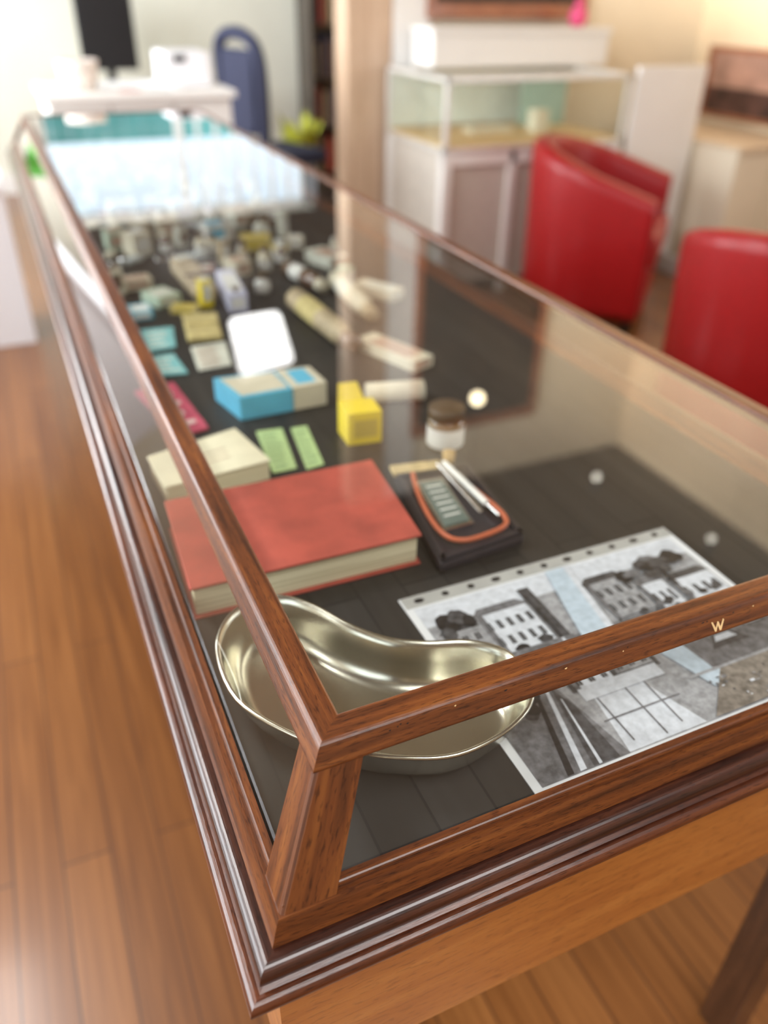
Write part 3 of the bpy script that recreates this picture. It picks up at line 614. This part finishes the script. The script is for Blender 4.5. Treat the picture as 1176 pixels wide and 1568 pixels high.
k=[tube('back_frame',[(-.20,0,.55),(-.22,.0,.9),(-.20,.02,1.10),(0,.03,1.15),(.20,.02,1.10),(.22,0,.9),(.20,0,.55)],.035,M['navyfab']),boxes('back_pad',[(-.16,.16,.0,.04,.62,1.06)],M['navyfab'],.02,3),
   boxes('seat',[(-.24,.24,-.45,.02,.44,.52)],M['navyfab'],.03,3),lathe('column',[(0,.06),(.03,.06),(.03,.46),(0,.46)],(0,-.2,0),M['black'],16)]
for i in range(5):
    a=i*2*math.pi/5; k.append(tube('foot_%d'%i,[(0,-.2,.08),(.28*math.cos(a),-.2+.28*math.sin(a),.035)],.025,M['black']))
group('office_chair',k,(1.38,5.1,0),1.88)
k=[boxes('carcass',[(2.35,2.38,6.6,6.93,0,2.1),(2.97,3.0,6.6,6.93,0,2.1),(2.35,3.0,6.90,6.93,0,2.1)]+[(2.38,2.97,6.6,6.90,z,z+.025) for z in (.05,.4,.75,1.1,1.45,1.8,2.07)],M['darkwood'])]
cm=[M['redcover'],M['darkwood'],M['bamboo'],M['navyfab'],M['brown'],M['darkpic']]
bm=bmesh.new()
for z in (.075,.425,.775,1.125,1.475):
    x=2.39
    while x<2.93:
        w=.02+random.random()*.03; addbox(bm,x,x+w-.002,6.66,6.89,z,z+.2+.08*random.random(),random.randrange(6)); x+=w
k.append(finish(bm,'books',cm))
group('bookcase',k)
for i,(x,y) in enumerate(((2.50,4.02),(2.61,2.90),(2.77,2.20))):
    bmat=mat('bulb_glow_%d'%i,(1,.9,.7),.3,emit=(1,.85,.55) if i==0 else (1,.97,.9),es=(14,5,5)[i])
    R_=(.042,.020,.018)[i]
    group('pendant_lamp',[lathe('bulb',[(0,-R_)]+[(R_*math.sin(a),-R_*math.cos(a)) for a in [math.pi*j/10 for j in range(1,10)]]+[(0,R_)],(0,0,0),bmat,20),
      lathe('socket',[(0,R_*.8),(.018,R_*.8),(.018,.09),(0,.09)],(0,0,0),M['black'],16),lathe('cord',[(0,.09),(.003,.09),(.003,H-2.75),(0,H-2.75)],(0,0,0),M['black'],8)],(x,y,2.75))

# ---------------------------------------------------------------- light
w=bpy.data.worlds.new('world'); bpy.context.scene.world=w; w.use_nodes=True
bg=w.node_tree.nodes['Background']; bg.inputs[0].default_value=(.76,.89,1,1); bg.inputs[1].default_value=1.5
def area(name,loc,rot,sx,sy,pw,col):
    l=bpy.data.lights.new(name,'AREA'); l.shape='RECTANGLE'; l.size=sx; l.size_y=sy; l.energy=pw; l.color=col
    o=bpy.data.objects.new(name,l); COL.objects.link(o); o.location=loc; o.rotation_euler=rot; return o
hp=math.pi/2
area('window_fill_left_1',(XL-.16,-.8,1.7),(hp,0,-hp),1.9,1.5,18,(.93,.97,1))  # left area lamps added at unseen windows to boost the room light
area('window_fill_left_2',(XL-.16,1.8,1.7),(hp,0,-hp),1.9,1.5,85,(.93,.97,1))
area('window_fill_left_3',(XL-.16,4.8,1.7),(hp,0,-hp),2.3,1.5,200,(.95,.98,1))
area('window_fill_right',(XR+.16,-.35,1.7),(hp,0,hp),2.2,1.5,65,(.98,.98,1))  # added lamp at an unseen right window, puts a highlight on the front rail
area('ceiling_fill',(.6,-1.0,H-.02),(0,0,0),2.0,1.2,80,(1,.98,.97))  # added fill lamp behind the camera, kept out of the glass reflections
area('ceiling_fill_2',(-.9,2.3,H-.04),(0,math.radians(-35),0),.6,1.6,95,(1,.99,.98))  # added tilted fill to brighten the partition, not a known fixture
def spot(name,loc,tgt,pw,ang,col):
    l=bpy.data.lights.new(name,'SPOT'); l.energy=pw; l.spot_size=math.radians(ang); l.spot_blend=.6; l.color=col; l.shadow_soft_size=.06
    o=bpy.data.objects.new(name,l); COL.objects.link(o); o.location=loc
    o.rotation_euler=(Vector(tgt)-Vector(loc)).to_track_quat('-Z','Y').to_euler()
spot('wall_fill_spot_1',(-1.0,2.4,3.3),(4.05,3.1,2.6),1250,40,(1,.92,.80))  # added spot lifting the upper right wall so its reflection reads bright
spot('wall_fill_spot_2',(-.6,.6,3.3),(3.6,4.35,2.7),900,34,(1,.92,.80))  # second added spot, brightens the upper partition wall

# ---------------------------------------------------------------- camera
cd=bpy.data.cameras.new('camera'); cam=bpy.data.objects.new('camera',cd); COL.objects.link(cam)
r=Vector((.9129,-.4079,.0159)).normalized(); b_=Vector((-.3483,-.7581,.5512)); b_=(b_-b_.dot(r)*r).normalized(); u=b_.cross(r)
cam.matrix_world=Matrix(((r.x,u.x,b_.x,0),(r.y,u.y,b_.y,0),(r.z,u.z,b_.z,1.35),(0,0,0,1)))
cd.sensor_fit='VERTICAL'; cd.sensor_height=36; cd.sensor_width=27; cd.lens=1210/1568*36; cd.clip_start=.01
cd.dof.use_dof=True; cd.dof.focus_distance=.56; cd.dof.aperture_fstop=2.8
bpy.context.scene.camera=cam
